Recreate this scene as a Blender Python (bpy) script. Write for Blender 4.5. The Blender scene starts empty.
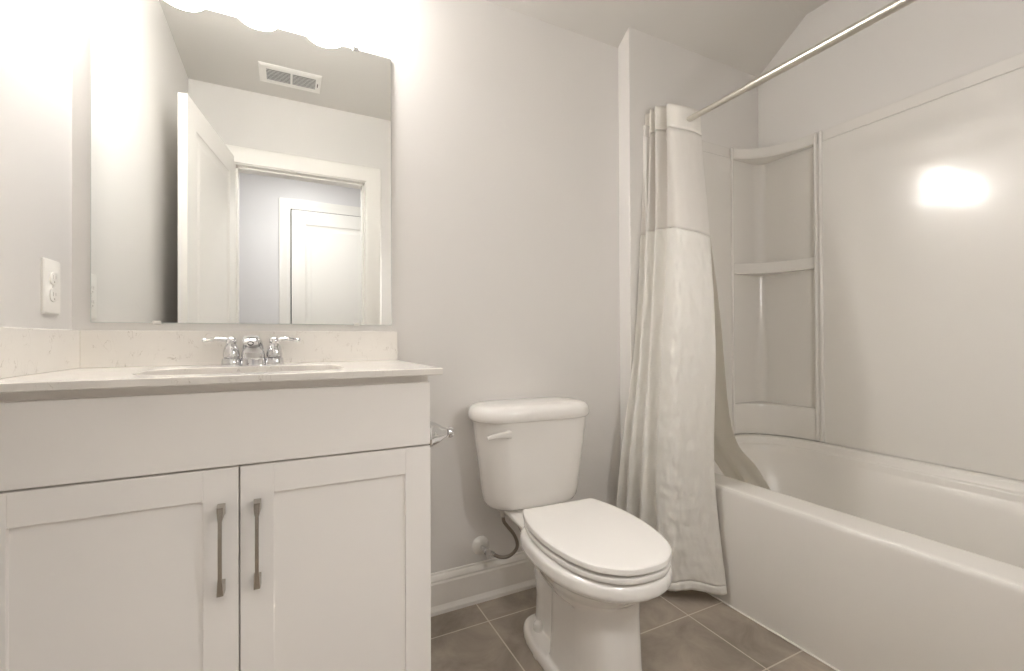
import bpy, bmesh, math, random
from mathutils import Vector, Matrix, noise

S = bpy.context.scene
COL = S.collection
random.seed(4)
PI = math.pi
R = math.radians

# ------------------------------------------------------------------ camera
f_px, cx, cy = 450.85, 512.0, 336.37
yaw, pitch, roll = R(26.5885), R(.3327), R(-.2591)
F = Vector((math.sin(yaw) * math.cos(pitch), math.cos(yaw) * math.cos(pitch), math.sin(pitch)))
RT = Vector((math.cos(yaw), -math.sin(yaw), 0))
UP = RT.cross(F)
R2 = RT * math.cos(roll) + UP * math.sin(roll)
U2 = UP * math.cos(roll) - RT * math.sin(roll)
cam_d = bpy.data.cameras.new('camera')
cam = bpy.data.objects.new('camera', cam_d)
COL.objects.link(cam)
M = Matrix.Identity(4)
for i, ax in enumerate((R2, U2, -F)):
    for k in range(3):
        M[k][i] = ax[k]
M[0][3], M[1][3], M[2][3] = 0, 0, .94
cam.matrix_world = M
cam_d.sensor_fit = 'HORIZONTAL'
cam_d.sensor_width = 36
cam_d.lens = 36 * f_px / 1024
cam_d.shift_y = (cy - 335.5) / 1024
cam_d.clip_start = .005
S.camera = cam

# ------------------------------------------------------------------ light and exposure
SHADE_STRENGTH = 42.0      # vanity light glass
HALL_FILL_STRENGTH = 205.0       # added hallway fill light near the door
WALL_FILL_STRENGTH = 29.0       # added fill light on the door wall
w = bpy.data.worlds.new('world')
S.world = w
w.use_nodes = True
w.node_tree.nodes['Background'].inputs[0].default_value = (.9, .93, 1, 1)
w.node_tree.nodes['Background'].inputs[1].default_value = .3
S.view_settings.view_transform = 'Standard'
S.view_settings.look = 'None'
S.view_settings.exposure = 0.07
S.view_settings.gamma = 1
S.view_settings.use_curve_mapping = False
S.cycles.max_bounces = 16
S.cycles.diffuse_bounces = 10
S.cycles.glossy_bounces = 8
S.cycles.transmission_bounces = 8
S.cycles.caustics_reflective = False
S.cycles.caustics_refractive = False
S.cycles.sample_clamp_indirect = 0


# ------------------------------------------------------------------ materials
def srgb(r, g, b):
    def c(v):
        v /= 255
        return v / 12.92 if v <= .04045 else ((v + .055) / 1.055) ** 2.4
    return (c(r), c(g), c(b), 1)


def mat(name, col, rough=.5, metal=0, spec=.5, coat=0, bump=None, trans=0, emit=None):
    m = bpy.data.materials.new(name)
    m.use_nodes = True
    nt = m.node_tree
    p = nt.nodes['Principled BSDF']
    p.inputs['Base Color'].default_value = col
    p.inputs['Roughness'].default_value = rough
    p.inputs['Metallic'].default_value = metal
    p.inputs['Specular IOR Level'].default_value = spec
    p.inputs['Coat Weight'].default_value = coat
    p.inputs['Coat Roughness'].default_value = .05
    if emit:
        p.inputs['Emission Color'].default_value = emit[0]
        p.inputs['Emission Strength'].default_value = emit[1]
    if bump:
        tc = nt.nodes.new('ShaderNodeTexCoord')
        n = nt.nodes.new('ShaderNodeTexNoise')
        n.inputs['Scale'].default_value = bump[0]
        n.inputs['Detail'].default_value = 3
        b = nt.nodes.new('ShaderNodeBump')
        b.inputs['Strength'].default_value = bump[1]
        b.inputs['Distance'].default_value = bump[2]
        nt.links.new(tc.outputs['Object'], n.inputs['Vector'])
        nt.links.new(n.outputs['Fac'], b.inputs['Height'])
        nt.links.new(b.outputs['Normal'], p.inputs['Normal'])
    return m


M_WALL = mat('greige_wall_paint', (.715, .697, .675, 1), .55, spec=.3, bump=(180, .12, .001))
M_CEIL = mat('flat_ceiling_paint', (.635, .617, .585, 1), .9, spec=.1, bump=(150, .12, .001))
M_TRIM = mat('white_semigloss_trim', (.82, .80, .765, 1), .3, bump=(60, .03, .001))
M_HALL = mat('pale_hall_paint', (.70, .69, .70, 1), .6, spec=.3, bump=(180, .1, .001))
M_CAB = mat('white_cabinet_paint', (.89, .866, .84, 1), .38, bump=(90, .03, .001))
M_PORC = mat('white_porcelain', (.795, .775, .745, 1), .12, spec=.5, coat=.5, bump=(6, .02, .002))
M_SEAT = mat('white_seat_plastic', (.755, .735, .705, 1), .22, bump=(8, .02, .002))
M_ACRYL = mat('white_tub_acrylic', (.74, .72, .685, 1), .11, spec=.5, coat=.3, bump=(9, .03, .002))
M_TUB = mat('white_tub_shell', (.76, .738, .70, 1), .26, spec=.45, bump=(5, .015, .002))
M_CHROME = mat('polished_chrome', (.72, .72, .73, 1), .06, metal=1, bump=(30, .01, .001))
M_NICKEL = mat('brushed_nickel', (.50, .46, .41, 1), .27, metal=1, bump=(200, .05, .0005))
M_ROD = mat('satin_nickel_rod', (.66, .63, .57, 1), .28, metal=1, bump=(200, .03, .0005))
M_MIRROR = mat('silvered_mirror', (.90, .915, .90, 1), .0, metal=1)
M_MEDGE = mat('polished_glass_edge', (.70, .76, .73, 1), .15)
M_PLASTIC = mat('white_wall_plate_plastic', (.83, .81, .77, 1), .3, bump=(60, .02, .001))
M_DARK = mat('dark_slot', (.03, .028, .026, 1), .7, bump=(60, .02, .001))
M_VENTDARK = mat('duct_shade_grey', (.12, .12, .12, 1), .7, bump=(60, .02, .001))  # shade inside the vent put into the colour
M_SLOT = mat('beige_slot_shadow', (.42, .39, .35, 1), .6, bump=(60, .02, .001))
M_CAULK = mat('white_caulk', (.85, .83, .79, 1), .5, bump=(60, .05, .001))
M_RUBBER = mat('grey_toe_board', (.55, .52, .49, 1), .6, bump=(60, .05, .001))
M_CARPET = mat('hall_carpet', (.38, .35, .31, 1), .95, spec=.05, bump=(300, .6, .004))
M_GLOW = mat('glowing_opal_glass', (.95, .93, .9, 1), .25, emit=((1.0, .972, .945, 1), SHADE_STRENGTH))
M_DGLOW = mat('glowing_hall_fill_lens', (.95, .95, .95, 1), .3, emit=((1.0, .98, .96, 1), HALL_FILL_STRENGTH))
M_WGLOW = mat('glowing_wall_fill_glass', (.95, .94, .92, 1), .3, emit=((1.0, .98, .96, 1), WALL_FILL_STRENGTH))


def tile_material():
    m = bpy.data.materials.new('taupe_porcelain_tile')
    m.use_nodes = True
    nt = m.node_tree
    N, L = nt.nodes, nt.links
    p = N['Principled BSDF']
    tc = N.new('ShaderNodeTexCoord')
    mp = N.new('ShaderNodeMapping')
    mp.inputs['Location'].default_value = (-.6015 + 6 * .6165, -1.1068 + 6 * .279, 0)
    br = N.new('ShaderNodeTexBrick')
    br.offset = 0
    br.squash = 1
    br.inputs['Scale'].default_value = 1
    br.inputs['Brick Width'].default_value = .6165
    br.inputs['Row Height'].default_value = .279
    br.inputs['Mortar Size'].default_value = .0022
    br.inputs['Mortar Smooth'].default_value = .15
    br.inputs['Bias'].default_value = 0
    br.inputs['Color1'].default_value = (.33, .285, .238, 1)
    br.inputs['Color2'].default_value = (.365, .318, .268, 1)
    br.inputs['Mortar'].default_value = (.60, .545, .475, 1)
    L.new(tc.outputs['Object'], mp.inputs['Vector'])
    L.new(mp.outputs['Vector'], br.inputs['Vector'])
    n1 = N.new('ShaderNodeTexNoise')
    n1.inputs['Scale'].default_value = 7
    n1.inputs['Detail'].default_value = 7
    n1.inputs['Roughness'].default_value = .62
    n1.inputs['Distortion'].default_value = .6
    L.new(tc.outputs['Object'], n1.inputs['Vector'])
    cr = N.new('ShaderNodeValToRGB')
    cr.color_ramp.elements[0].position = .32
    cr.color_ramp.elements[0].color = (.70, .69, .68, 1)
    cr.color_ramp.elements[1].position = .70
    cr.color_ramp.elements[1].color = (1.22, 1.21, 1.19, 1)
    L.new(n1.outputs['Fac'], cr.inputs['Fac'])
    mx = N.new('ShaderNodeMix')
    mx.data_type = 'RGBA'
    mx.blend_type = 'MULTIPLY'
    mx.inputs['Factor'].default_value = 1
    L.new(br.outputs['Color'], mx.inputs['A'])
    L.new(cr.outputs['Color'], mx.inputs['B'])
    mx2 = N.new('ShaderNodeMix')
    mx2.data_type = 'RGBA'
    L.new(br.outputs['Fac'], mx2.inputs['Factor'])
    L.new(mx.outputs['Result'], mx2.inputs['A'])
    mx2.inputs['B'].default_value = (.60, .545, .475, 1)
    L.new(mx2.outputs['Result'], p.inputs['Base Color'])
    p.inputs['Roughness'].default_value = .42
    bp = N.new('ShaderNodeBump')
    bp.invert = True
    bp.inputs['Strength'].default_value = .5
    bp.inputs['Distance'].default_value = .002
    L.new(br.outputs['Fac'], bp.inputs['Height'])
    L.new(bp.outputs['Normal'], p.inputs['Normal'])
    return m


def quartz_material():
    m = bpy.data.materials.new('white_veined_quartz')
    m.use_nodes = True
    nt = m.node_tree
    N, L = nt.nodes, nt.links
    p = N['Principled BSDF']
    tc = N.new('ShaderNodeTexCoord')
    base = (.80, .765, .71, 1)
    # soft cloudy tone
    n1 = N.new('ShaderNodeTexNoise')
    n1.inputs['Scale'].default_value = 9
    n1.inputs['Detail'].default_value = 5
    L.new(tc.outputs['Object'], n1.inputs['Vector'])
    c1 = N.new('ShaderNodeMix')
    c1.data_type = 'RGBA'
    c1.inputs['A'].default_value = (.84, .815, .775, 1)
    c1.inputs['B'].default_value = (.76, .73, .685, 1)
    L.new(n1.outputs['Fac'], c1.inputs['Factor'])
    # fine short veins: thin band of a distorted noise, masked by a second noise
    mp = N.new('ShaderNodeMapping')
    mp.inputs['Rotation'].default_value = (.5, .35, .6)
    mp.inputs['Scale'].default_value = (1, 1, .45)
    L.new(tc.outputs['Object'], mp.inputs['Vector'])
    n2 = N.new('ShaderNodeTexNoise')
    n2.inputs['Scale'].default_value = 34
    n2.inputs['Detail'].default_value = 4
    n2.inputs['Distortion'].default_value = 1.3
    L.new(mp.outputs['Vector'], n2.inputs['Vector'])
    sub = N.new('ShaderNodeMath')
    sub.operation = 'SUBTRACT'
    sub.inputs[1].default_value = .5
    L.new(n2.outputs['Fac'], sub.inputs[0])
    ab = N.new('ShaderNodeMath')
    ab.operation = 'ABSOLUTE'
    L.new(sub.outputs[0], ab.inputs[0])
    r1 = N.new('ShaderNodeMapRange')
    r1.inputs['From Min'].default_value = .002
    r1.inputs['From Max'].default_value = .014
    r1.inputs['To Min'].default_value = 1
    r1.inputs['To Max'].default_value = 0
    L.new(ab.outputs[0], r1.inputs['Value'])
    n3 = N.new('ShaderNodeTexNoise')
    n3.inputs['Scale'].default_value = 30
    n3.inputs['Detail'].default_value = 2
    L.new(tc.outputs['Object'], n3.inputs['Vector'])
    r2 = N.new('ShaderNodeMapRange')
    r2.inputs['From Min'].default_value = .50
    r2.inputs['From Max'].default_value = .66
    L.new(n3.outputs['Fac'], r2.inputs['Value'])
    mu = N.new('ShaderNodeMath')
    mu.operation = 'MULTIPLY'
    L.new(r1.outputs['Result'], mu.inputs[0])
    L.new(r2.outputs['Result'], mu.inputs[1])
    c2 = N.new('ShaderNodeMix')
    c2.data_type = 'RGBA'
    L.new(mu.outputs[0], c2.inputs['Factor'])
    L.new(c1.outputs['Result'], c2.inputs['A'])
    c2.inputs['B'].default_value = (.55, .51, .46, 1)
    L.new(c2.outputs['Result'], p.inputs['Base Color'])
    p.inputs['Roughness'].default_value = .16
    return m


def cloth_material(name, col, translucent, through, scale, strength):
    m = bpy.data.materials.new(name)
    m.use_nodes = True
    nt = m.node_tree
    N, L = nt.nodes, nt.links
    p = N['Principled BSDF']
    out = N['Material Output']
    p.inputs['Base Color'].default_value = col
    p.inputs['Roughness'].default_value = .7
    p.inputs['Specular IOR Level'].default_value = .2
    tr = N.new('ShaderNodeBsdfTranslucent')
    tr.inputs['Color'].default_value = col
    mix = N.new('ShaderNodeMixShader')
    mix.inputs[0].default_value = translucent
    L.new(p.outputs[0], mix.inputs[1])
    L.new(tr.outputs[0], mix.inputs[2])
    last = mix
    if through:
        tp = N.new('ShaderNodeBsdfTransparent')
        mix2 = N.new('ShaderNodeMixShader')
        mix2.inputs[0].default_value = through
        L.new(mix.outputs[0], mix2.inputs[1])
        L.new(tp.outputs[0], mix2.inputs[2])
        last = mix2
    L.new(last.outputs[0], out.inputs['Surface'])
    tc = N.new('ShaderNodeTexCoord')
    n = N.new('ShaderNodeTexNoise')
    n.inputs['Scale'].default_value = scale
    n.inputs['Detail'].default_value = 4
    n.inputs['Roughness'].default_value = .6
    n.inputs['Distortion'].default_value = .8
    b = N.new('ShaderNodeBump')
    b.inputs['Strength'].default_value = strength
    b.inputs['Distance'].default_value = .01
    L.new(tc.outputs['Object'], n.inputs['Vector'])
    L.new(n.outputs['Fac'], b.inputs['Height'])
    L.new(b.outputs['Normal'], p.inputs['Normal'])
    return m


M_TILE = tile_material()
M_QUARTZ = quartz_material()
M_CLOTH = cloth_material('white_woven_polyester', (.88, .865, .83, 1), .30, 0, 14, .32)
M_HEAD = cloth_material('white_header_band', (.86, .835, .79, 1), .2, 0, 20, .15)
M_SHEER = cloth_material('white_sheer_mesh', (.86, .84, .81, 1), .4, .10, 30, .1)
M_LINER = cloth_material('frosted_liner_vinyl', (.84, .82, .77, 1), .5, .15, 8, .05)


# ------------------------------------------------------------------ mesh helpers
def box(bm, x0, x1, y0, y1, z0, z1, bev=0, seg=2):
    vs = [bm.verts.new(p) for p in ((x0, y0, z0), (x1, y0, z0), (x1, y1, z0), (x0, y1, z0),
                                    (x0, y0, z1), (x1, y0, z1), (x1, y1, z1), (x0, y1, z1))]
    fs = [bm.faces.new([vs[i] for i in q]) for q in
          ((3, 2, 1, 0), (4, 5, 6, 7), (0, 1, 5, 4), (1, 2, 6, 5), (2, 3, 7, 6), (3, 0, 4, 7))]
    if bev:
        es = list({e for fc in fs for e in fc.edges})
        bmesh.ops.bevel(bm, geom=es, offset=bev, segments=seg, profile=.5, affect='EDGES')


def loft(bm, rings, cap0=True, cap1=True, closed=True):
    vr = [[bm.verts.new(p) for p in r] for r in rings]
    n = len(vr[0])
    for a, b in zip(vr[:-1], vr[1:]):
        for i in range(n if closed else n - 1):
            j = (i + 1) % n
            bm.faces.new((a[i], a[j], b[j], b[i]))
    if cap0 and closed:
        bm.faces.new(list(reversed(vr[0])))
    if cap1 and closed:
        bm.faces.new(vr[-1])
    return vr


def lathe(bm, prof, org, axis=(0, 0, 1), n=32, cap0=True, cap1=True):
    ax = Vector(axis).normalized()
    u = ax.orthogonal().normalized()
    v = ax.cross(u)
    rings = []
    for r, h in prof:
        rings.append([Vector(org) + ax * h + (u * math.cos(2 * PI * k / n) + v * math.sin(2 * PI * k / n)) * max(r, 1e-5)
                      for k in range(n)])
    loft(bm, rings, cap0, cap1)


def catmull(pts, n, closed=False):
    P = [Vector(p) for p in pts]
    out = []
    m = len(P)
    for i in range(m - 1):
        p0, p1, p2, p3 = P[max(i - 1, 0)], P[i], P[i + 1], P[min(i + 2, m - 1)]
        for k in range(n):
            t = k / n
            out.append(.5 * ((2 * p1) + (p2 - p0) * t + (2 * p0 - 5 * p1 + 4 * p2 - p3) * t * t
                             + (3 * p1 - p0 - 3 * p2 + p3) * t ** 3))
    out.append(P[-1])
    return out


def tube(bm, pts, r, n=14, caps=True):
    pts = [Vector(p) for p in pts]
    rad = r if isinstance(r, (list, tuple)) else [r] * len(pts)
    t = (pts[1] - pts[0]).normalized()
    u = t.orthogonal().normalized()
    rings = []
    for i, p in enumerate(pts):
        a = pts[max(i - 1, 0)]
        b = pts[min(i + 1, len(pts) - 1)]
        t = (b - a).normalized()
        u = (u - t * u.dot(t)).normalized()
        v = t.cross(u)
        rings.append([p + (u * math.cos(2 * PI * k / n) + v * math.sin(2 * PI * k / n)) * rad[i] for k in range(n)])
    loft(bm, rings, caps, caps)


def link(name, bm, m, parent=None, smooth=False, origin=None, angle=35, fix=True):
    """one mesh object; vertices are in world coordinates (relative to an unrotated parent)"""
    if fix:
        bmesh.ops.recalc_face_normals(bm, faces=bm.faces)
    if parent is not None:
        off = Vector(parent['_org'])
    elif origin is not None:
        off = Vector(origin)
    else:
        xs = [v.co for v in bm.verts]
        off = Vector(((min(c.x for c in xs) + max(c.x for c in xs)) / 2, (min(c.y for c in xs) + max(c.y for c in xs)) / 2,
                      min(c.z for c in xs)))
    for v in bm.verts:
        v.co -= off
    me = bpy.data.meshes.new(name)
    bm.to_mesh(me)
    bm.free()
    me.materials.append(m)
    o = bpy.data.objects.new(name, me)
    COL.objects.link(o)
    if parent is not None:
        o.parent = parent
    else:
        o.location = off
    o['_org'] = tuple(off)
    if smooth:
        for pl in me.polygons:
            pl.use_smooth = True
        if angle < 180:
            me.set_sharp_from_angle(angle=R(angle))
    return o


def tag(o, label, cat, group=None):
    o['label'] = label
    o['category'] = cat
    if group:
        o['group'] = group
    return o


def thing(name, label, cat, loc, group=None, local=False, rz=0):
    o = bpy.data.objects.new(name, None)
    o.empty_display_size = .05
    COL.objects.link(o)
    o.location = loc
    o.rotation_euler = (0, 0, rz)
    o['_org'] = (0, 0, 0) if local else tuple(loc)
    return tag(o, label, cat, group)


def struct(name, bm, m, parent=None, smooth=False, angle=35):
    o = link(name, bm, m, parent, smooth, (0, 0, 0) if parent is None else None, angle)
    if parent is None:
        o['kind'] = 'structure'
    return o


def B(*boxes, bev=0, seg=2):
    bm = bmesh.new()
    for b in boxes:
        box(bm, *b, bev=bev, seg=seg)
    return bm


def rrect(x0, x1, y0, y1, r, z, n=6, rx=None):
    out = []
    r2 = rx or r
    for (cx_, cy_, a0) in ((x1 - r2, y1 - r, 0), (x0 + r2, y1 - r, 90), (x0 + r2, y0 + r, 180), (x1 - r2, y0 + r, 270)):
        for k in range(n + 1):
            a = R(a0 + 90 * k / n)
            out.append(Vector((cx_ + r2 * math.cos(a), cy_ + r * math.sin(a), z)))
    return out


# ------------------------------------------------------------------ room shell
XL, XR, YB, YR = -.4845, 2.0965, 1.516, -.015       # left wall, right wall, back wall, rear (door) wall
XA, YA = 1.2727, 1.446                              # alcove corner: furred-out end wall
ZC = 2.394                                          # flat ceiling
YS, ZS = 1.212, 2.185                               # slope starts at YS, meets back wall at ZS
OX0, OX1, OZ = -.262, .458, 1.958                   # door opening
YH = -1.234                                         # far hall wall

struct('floor', B((XL - .1, XR + .1, -.075, YB + .1, -.06, 0)), M_TILE)
struct('floor_hall', B((-1.7, 1.9, YH - .1, -.0752, -.06, .004)), M_CARPET)
struct('wall_left', B((XL - .1, XL, YR, YB + .1, -.05, 2.55)), M_WALL)
struct('wall_back', B((XL - .1, XR + .1, YB, YB + .1, -.05, 2.55)), M_WALL)
struct('wall_alcove', B((XA, XR, YA, YB - .0002, 0, 2.5), bev=.002), M_WALL)
struct('wall_right', B((XR, XR + .1, YR, YB + .1, -.05, 2.55)), M_WALL)
struct('wall_rear', B((-1.8, OX0 - .018, -.13, YR, -.05, 2.55), (OX1 + .018, XR + .1, -.13, YR, -.05, 2.55),
                      (OX0 - .018, OX1 + .018, -.13, YR, OZ + .018, 2.55)), M_WALL)
bm = bmesh.new()
pr_ = [(-.13, ZC), (YS, ZC), (YB + .1, ZS - .1 * (ZC - ZS) / (YB - YS)), (YB + .1, 2.6), (-.13, 2.6)]
loft(bm, [[Vector((x, y, z)) for y, z in pr_] for x in (XL - .1, XR + .1)])
struct('ceiling', bm, M_CEIL)
struct('ceiling_hall', B((-1.7, 1.9, YH - .1, -.1302, ZC, 2.5)), M_CEIL)
struct('wall_hall_far', B((-1.7, 1.9, YH - .1, YH, 0, 2.5)), M_HALL)
struct('wall_hall_left', B((-1.8, -1.7, YH - .1, -.13, 0, 2.5)), M_HALL)
struct('wall_hall_right', B((1.9, 2.0, YH - .1, -.13, 0, 2.5)), M_HALL)


def baseboard(name, p0, p1, nrm):
    """profile swept from p0 to p1 (floor points on the wall), sticking out along nrm"""
    prof = [(0, 0), (.022, 0), (.022, .012), (.016, .024), (.0145, .028), (.0145, .100), (.012, .106), (.0125, .112),
            (.009, .122), (.005, .128), (.004, .134), (0, .136)]
    bm = bmesh.new()
    loft(bm, [[Vector((p[0] + nrm[0] * d, p[1] + nrm[1] * d, z)) for d, z in prof] for p in (p0, p1)])
    return struct(name, bm, M_TRIM, smooth=True, angle=15)


baseboard('baseboard_back', (.318, YB), (XA - .0005, YB), (0, -1))
baseboard('baseboard_alcove', (XA, YB - .024), (XA, YA), (-1, 0))
baseboard('baseboard_left', (XL, .0), (XL, 1.05), (1, 0))
baseboard('baseboard_rear', (OX1 + .11, YR), (1.34, YR), (0, 1))


def casing(name, x0, x1, zt, y, out, wd=.092, m=M_TRIM):
    """mitred door casing around an opening; profile grows away from the wall (out = +1/-1 along y)"""
    prof = [(0, 0), (0, .010), (.012, .014), (.030, .0125), (.050, .016), (.070, .020), (.086, .020), (wd, .014), (wd, 0)]
    bm = bmesh.new()
    pts = []
    for d, h in prof:
        pts.append([Vector((x0 - d, y + out * h, .0)), Vector((x0 - d, y + out * h, zt + d)),
                    Vector((x1 + d, y + out * h, zt + d)), Vector((x1 + d, y + out * h, .0))])
    rings = [[row[i] for row in pts] for i in range(4)]
    loft(bm, rings)
    return struct(name, bm, m, smooth=True, angle=25)


casing('trim_1', OX0 - .006, OX1 + .006, OZ + .006, YR, 1)
casing('trim_2', OX0 - .006, OX1 + .006, OZ + .006, -.13, -1)
# jamb with stop
struct('trim_3', B((OX0 - .018, OX0, -.13, YR, 0, OZ), (OX1, OX1 + .018, -.13, YR, 0, OZ),
                   (OX0 - .018, OX1 + .018, -.13, YR, OZ, OZ + .018),
                   (OX0, OX0 + .011, -.13, -.056, 0, OZ), (OX1 - .011, OX1, -.13, -.056, 0, OZ),
                   (OX0, OX1, -.13, -.056, OZ - .011, OZ)), M_TRIM)
casing('trim_4', .034, .80, 2.045, YH, 1, wd=.088)


def door_leaf(name, w_, h_, m):
    """two-panel moulded leaf standing in local x 0..w, y 0..t, z 0..h"""
    t = .035
    st = .105
    pan = [(st, w_ - st, .22, .80), (st, w_ - st, .93, h_ - .115)]
    bm = bmesh.new()
    box(bm, 0, st, 0, t, 0, h_)
    box(bm, w_ - st, w_, 0, t, 0, h_)
    zz = [0] + [v for p in pan for v in p[2:]] + [h_]
    for a, b in zip(zz[0::2], zz[1::2]):
        box(bm, st, w_ - st, 0, t, a, b)
    for x0, x1, z0, z1 in pan:
        for y, s in ((0, 1), (t, -1)):
            rings = []
            for ins, d in ((0, 0), (.004, .004), (.012, .007), (.020, .0085), (.034, .0085), (.052, .004)):
                rings.append([Vector((x0 + ins, y + s * d, z0 + ins)), Vector((x1 - ins, y + s * d, z0 + ins)),
                              Vector((x1 - ins, y + s * d, z1 - ins)), Vector((x0 + ins, y + s * d, z1 - ins))])
            loft(bm, rings, cap0=False, cap1=True)
    bmesh.ops.recalc_face_normals(bm, faces=bm.faces)
    me = bpy.data.meshes.new(name)
    bm.to_mesh(me)
    bm.free()
    me.materials.append(m)
    o = bpy.data.objects.new(name, me)
    COL.objects.link(o)
    o['kind'] = 'structure'
    o['_org'] = (0, 0, 0)
    return o


d1 = door_leaf('door_1', .712, 1.985, M_TRIM)
d1.location = (-.2635, -.018, .008)
ang = math.atan2(.70, -.112)
d1.rotation_euler = (0, 0, ang)
# knob and hinges of the bathroom door (children, in the leaf's own frame)
for s, y in ((-1, 0), (1, .035)):
    bm = bmesh.new()
    lathe(bm, [(.030, 0), (.030, .006), (.012, .010), (.011, .030), (.024, .040), (.028, .052), (.022, .064), (0, .068)],
          (.652, y, .92), (0, s, 0), 24)
    k = link('door_knob', bm, M_NICKEL, d1, True)
for z in (.25, 1.0, 1.75):
    bm = bmesh.new()
    lathe(bm, [(.006, 0), (.006, .09)], (-.002, .036, z - .045), n=12)
    link('hinge', bm, M_NICKEL, d1, True)
d2 = door_leaf('door_2', .752, 2.03, M_TRIM)
d2.location = (.041, YH + .002, .009)
bm = bmesh.new()
lathe(bm, [(.030, 0), (.030, .006), (.012, .010), (.011, .030), (.024, .040), (.028, .052), (.022, .064), (0, .068)],
      (.69, .035, .92), (0, 1, 0), 24)
link('door_knob', bm, M_NICKEL, d2, True)
struct('door_gap_shade', B((.0345, .0385, YH, YH + .03, 0, 2.045), (.7955, .7995, YH, YH + .03, 0, 2.045),
                   (.0345, .7995, YH, YH + .03, 2.0415, 2.0445)), M_DARK)  # dark strips stand in for the shade in the gap around the hall door

# ------------------------------------------------------------------ vanity cabinet
VY = 1.064
v = thing('vanity_cabinet', 'white shaker bathroom vanity cabinet under the quartz countertop', 'cabinet', (-.08, 1.29, 0))
VX0, VX1 = -.4838, .311
link('carcass', B((VX0, VX0 + .018, VY + .021, 1.511, .0, .8535), (VX1 - .018, VX1, VY + .021, 1.511, .0, .8535),
                  (VX0 + .018, VX1 - .018, VY + .10, 1.505, .09, .108), (VX0 + .018, VX1 - .018, 1.505, 1.511, .09, .8535),
                  bev=.0006), M_CAB, v)
link('face_frame', B((VX0 + .018, VX1 - .018, VY + .021, VY + .040, .836, .8535), (VX0 + .018, VX1 - .018, VY + .021, VY + .040, .66, .71),
                     (VX0 + .018, VX0 + .05, VY + .021, VY + .040, .09, .836),
                     (VX1 - .05, VX1 - .018, VY + .021, VY + .040, .09, .836),
                     (-.105, -.063, VY + .021, VY + .040, .09, .66), bev=.0006), M_CAB, v)
link('toe_kick', B((VX0 + .018, VX1 - .018, VY + .09, VY + .10, 0, .09)), M_RUBBER, v)
link('drawer_front', B((VX0 + .0006, VX1 - .0005, VY, VY + .0205, .6875, .8365), bev=.0015), M_CAB, v)


def shaker(x0, x1, z0, z1):
    st = .0603
    bm = B((x0, x0 + st, VY, VY + .0205, z0, z1), (x1 - st, x1, VY, VY + .0205, z0, z1),
           (x0 + st, x1 - st, VY, VY + .0205, z1 - st, z1), (x0 + st, x1 - st, VY, VY + .0205, z0, z0 + st), bev=.0009)
    box(bm, x0 + st, x1 - st, VY + .0075, VY + .016, z0 + st, z1 - st)
    return link('door', bm, M_CAB, v)


def pull(x, zt, zb, door):
    """square bar pull: two wedge feet and a flat bar"""
    bm = bmesh.new()
    o = Vector((0, 0, 0))
    yb = VY - .0245
    # bar, slightly bowed outward
    n = 14
    rings = []
    for k in range(n + 1):
        t = k / n
        z = zb + .004 + (zt - zb - .008) * t
        y = yb - .003 * math.sin(PI * t)
        hw = .0033
        rings.append([Vector((x - hw, y - .003, z)), Vector((x + hw, y - .003, z)), Vector((x + hw, y + .003, z)), Vector((x - hw, y + .003, z))])
    loft(bm, rings)
    for z0, s in ((zt, -1), (zb, 1)):
        wide = [Vector((x + dx, VY, z0 + s * dz)) for dx, dz in ((-.0068, 0), (.0068, 0), (.0068, .022), (-.0068, .022))]
        mid = [Vector((x + dx, yb + .010, z0 + s * dz)) for dx, dz in ((-.0066, .0005), (.0066, .0005), (.0066, .018), (-.0066, .018))]
        tip = [Vector((x + dx, yb - .003, z0 + s * dz)) for dx, dz in ((-.0055, .001), (.0055, .001), (.0040, .026), (-.0040, .026))]
        loft(bm, [wide, mid, tip])
    return link('handle', bm, M_NICKEL, door)


dl = shaker(VX0 + .0006, -.0868, .095, .6835)
dr = shaker(-.0838, VX1 - .0005, .095, .6835)
pull(-.1158, .6150, .4425, dl)
pull(-.0533, .6145, .4415, dr)

# ------------------------------------------------------------------ countertop with splashes and basin
CT, CB_, CYF, CXR = .8715, .8555, 1.032, .3325
ct = thing('countertop', 'white veined quartz vanity countertop with backsplash and undermount sink', 'countertop', (-.08, 1.27, CB_))
SX, SY, SA, SB = -.078, 1.232, .205, .128
bm = bmesh.new()
NS = 72
inn, out_ = [], []
hx0, hx1, hy0, hy1 = XL + .0012, CXR, CYF, 1.5155


def superell(a, n_=4.2):
    c, s = math.cos(a), math.sin(a)
    return (math.copysign(abs(c) ** (2 / n_), c), math.copysign(abs(s) ** (2 / n_), s))


def ray_rect(a):
    c, s = math.cos(a), math.sin(a)
    t = 1e9
    if c > 1e-9: t = min(t, (hx1 - SX) / c)
    if c < -1e-9: t = min(t, (hx0 - SX) / c)
    if s > 1e-9: t = min(t, (hy1 - SY) / s)
    if s < -1e-9: t = min(t, (hy0 - SY) / s)
    return SX + c * t, SY + s * t


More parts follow.
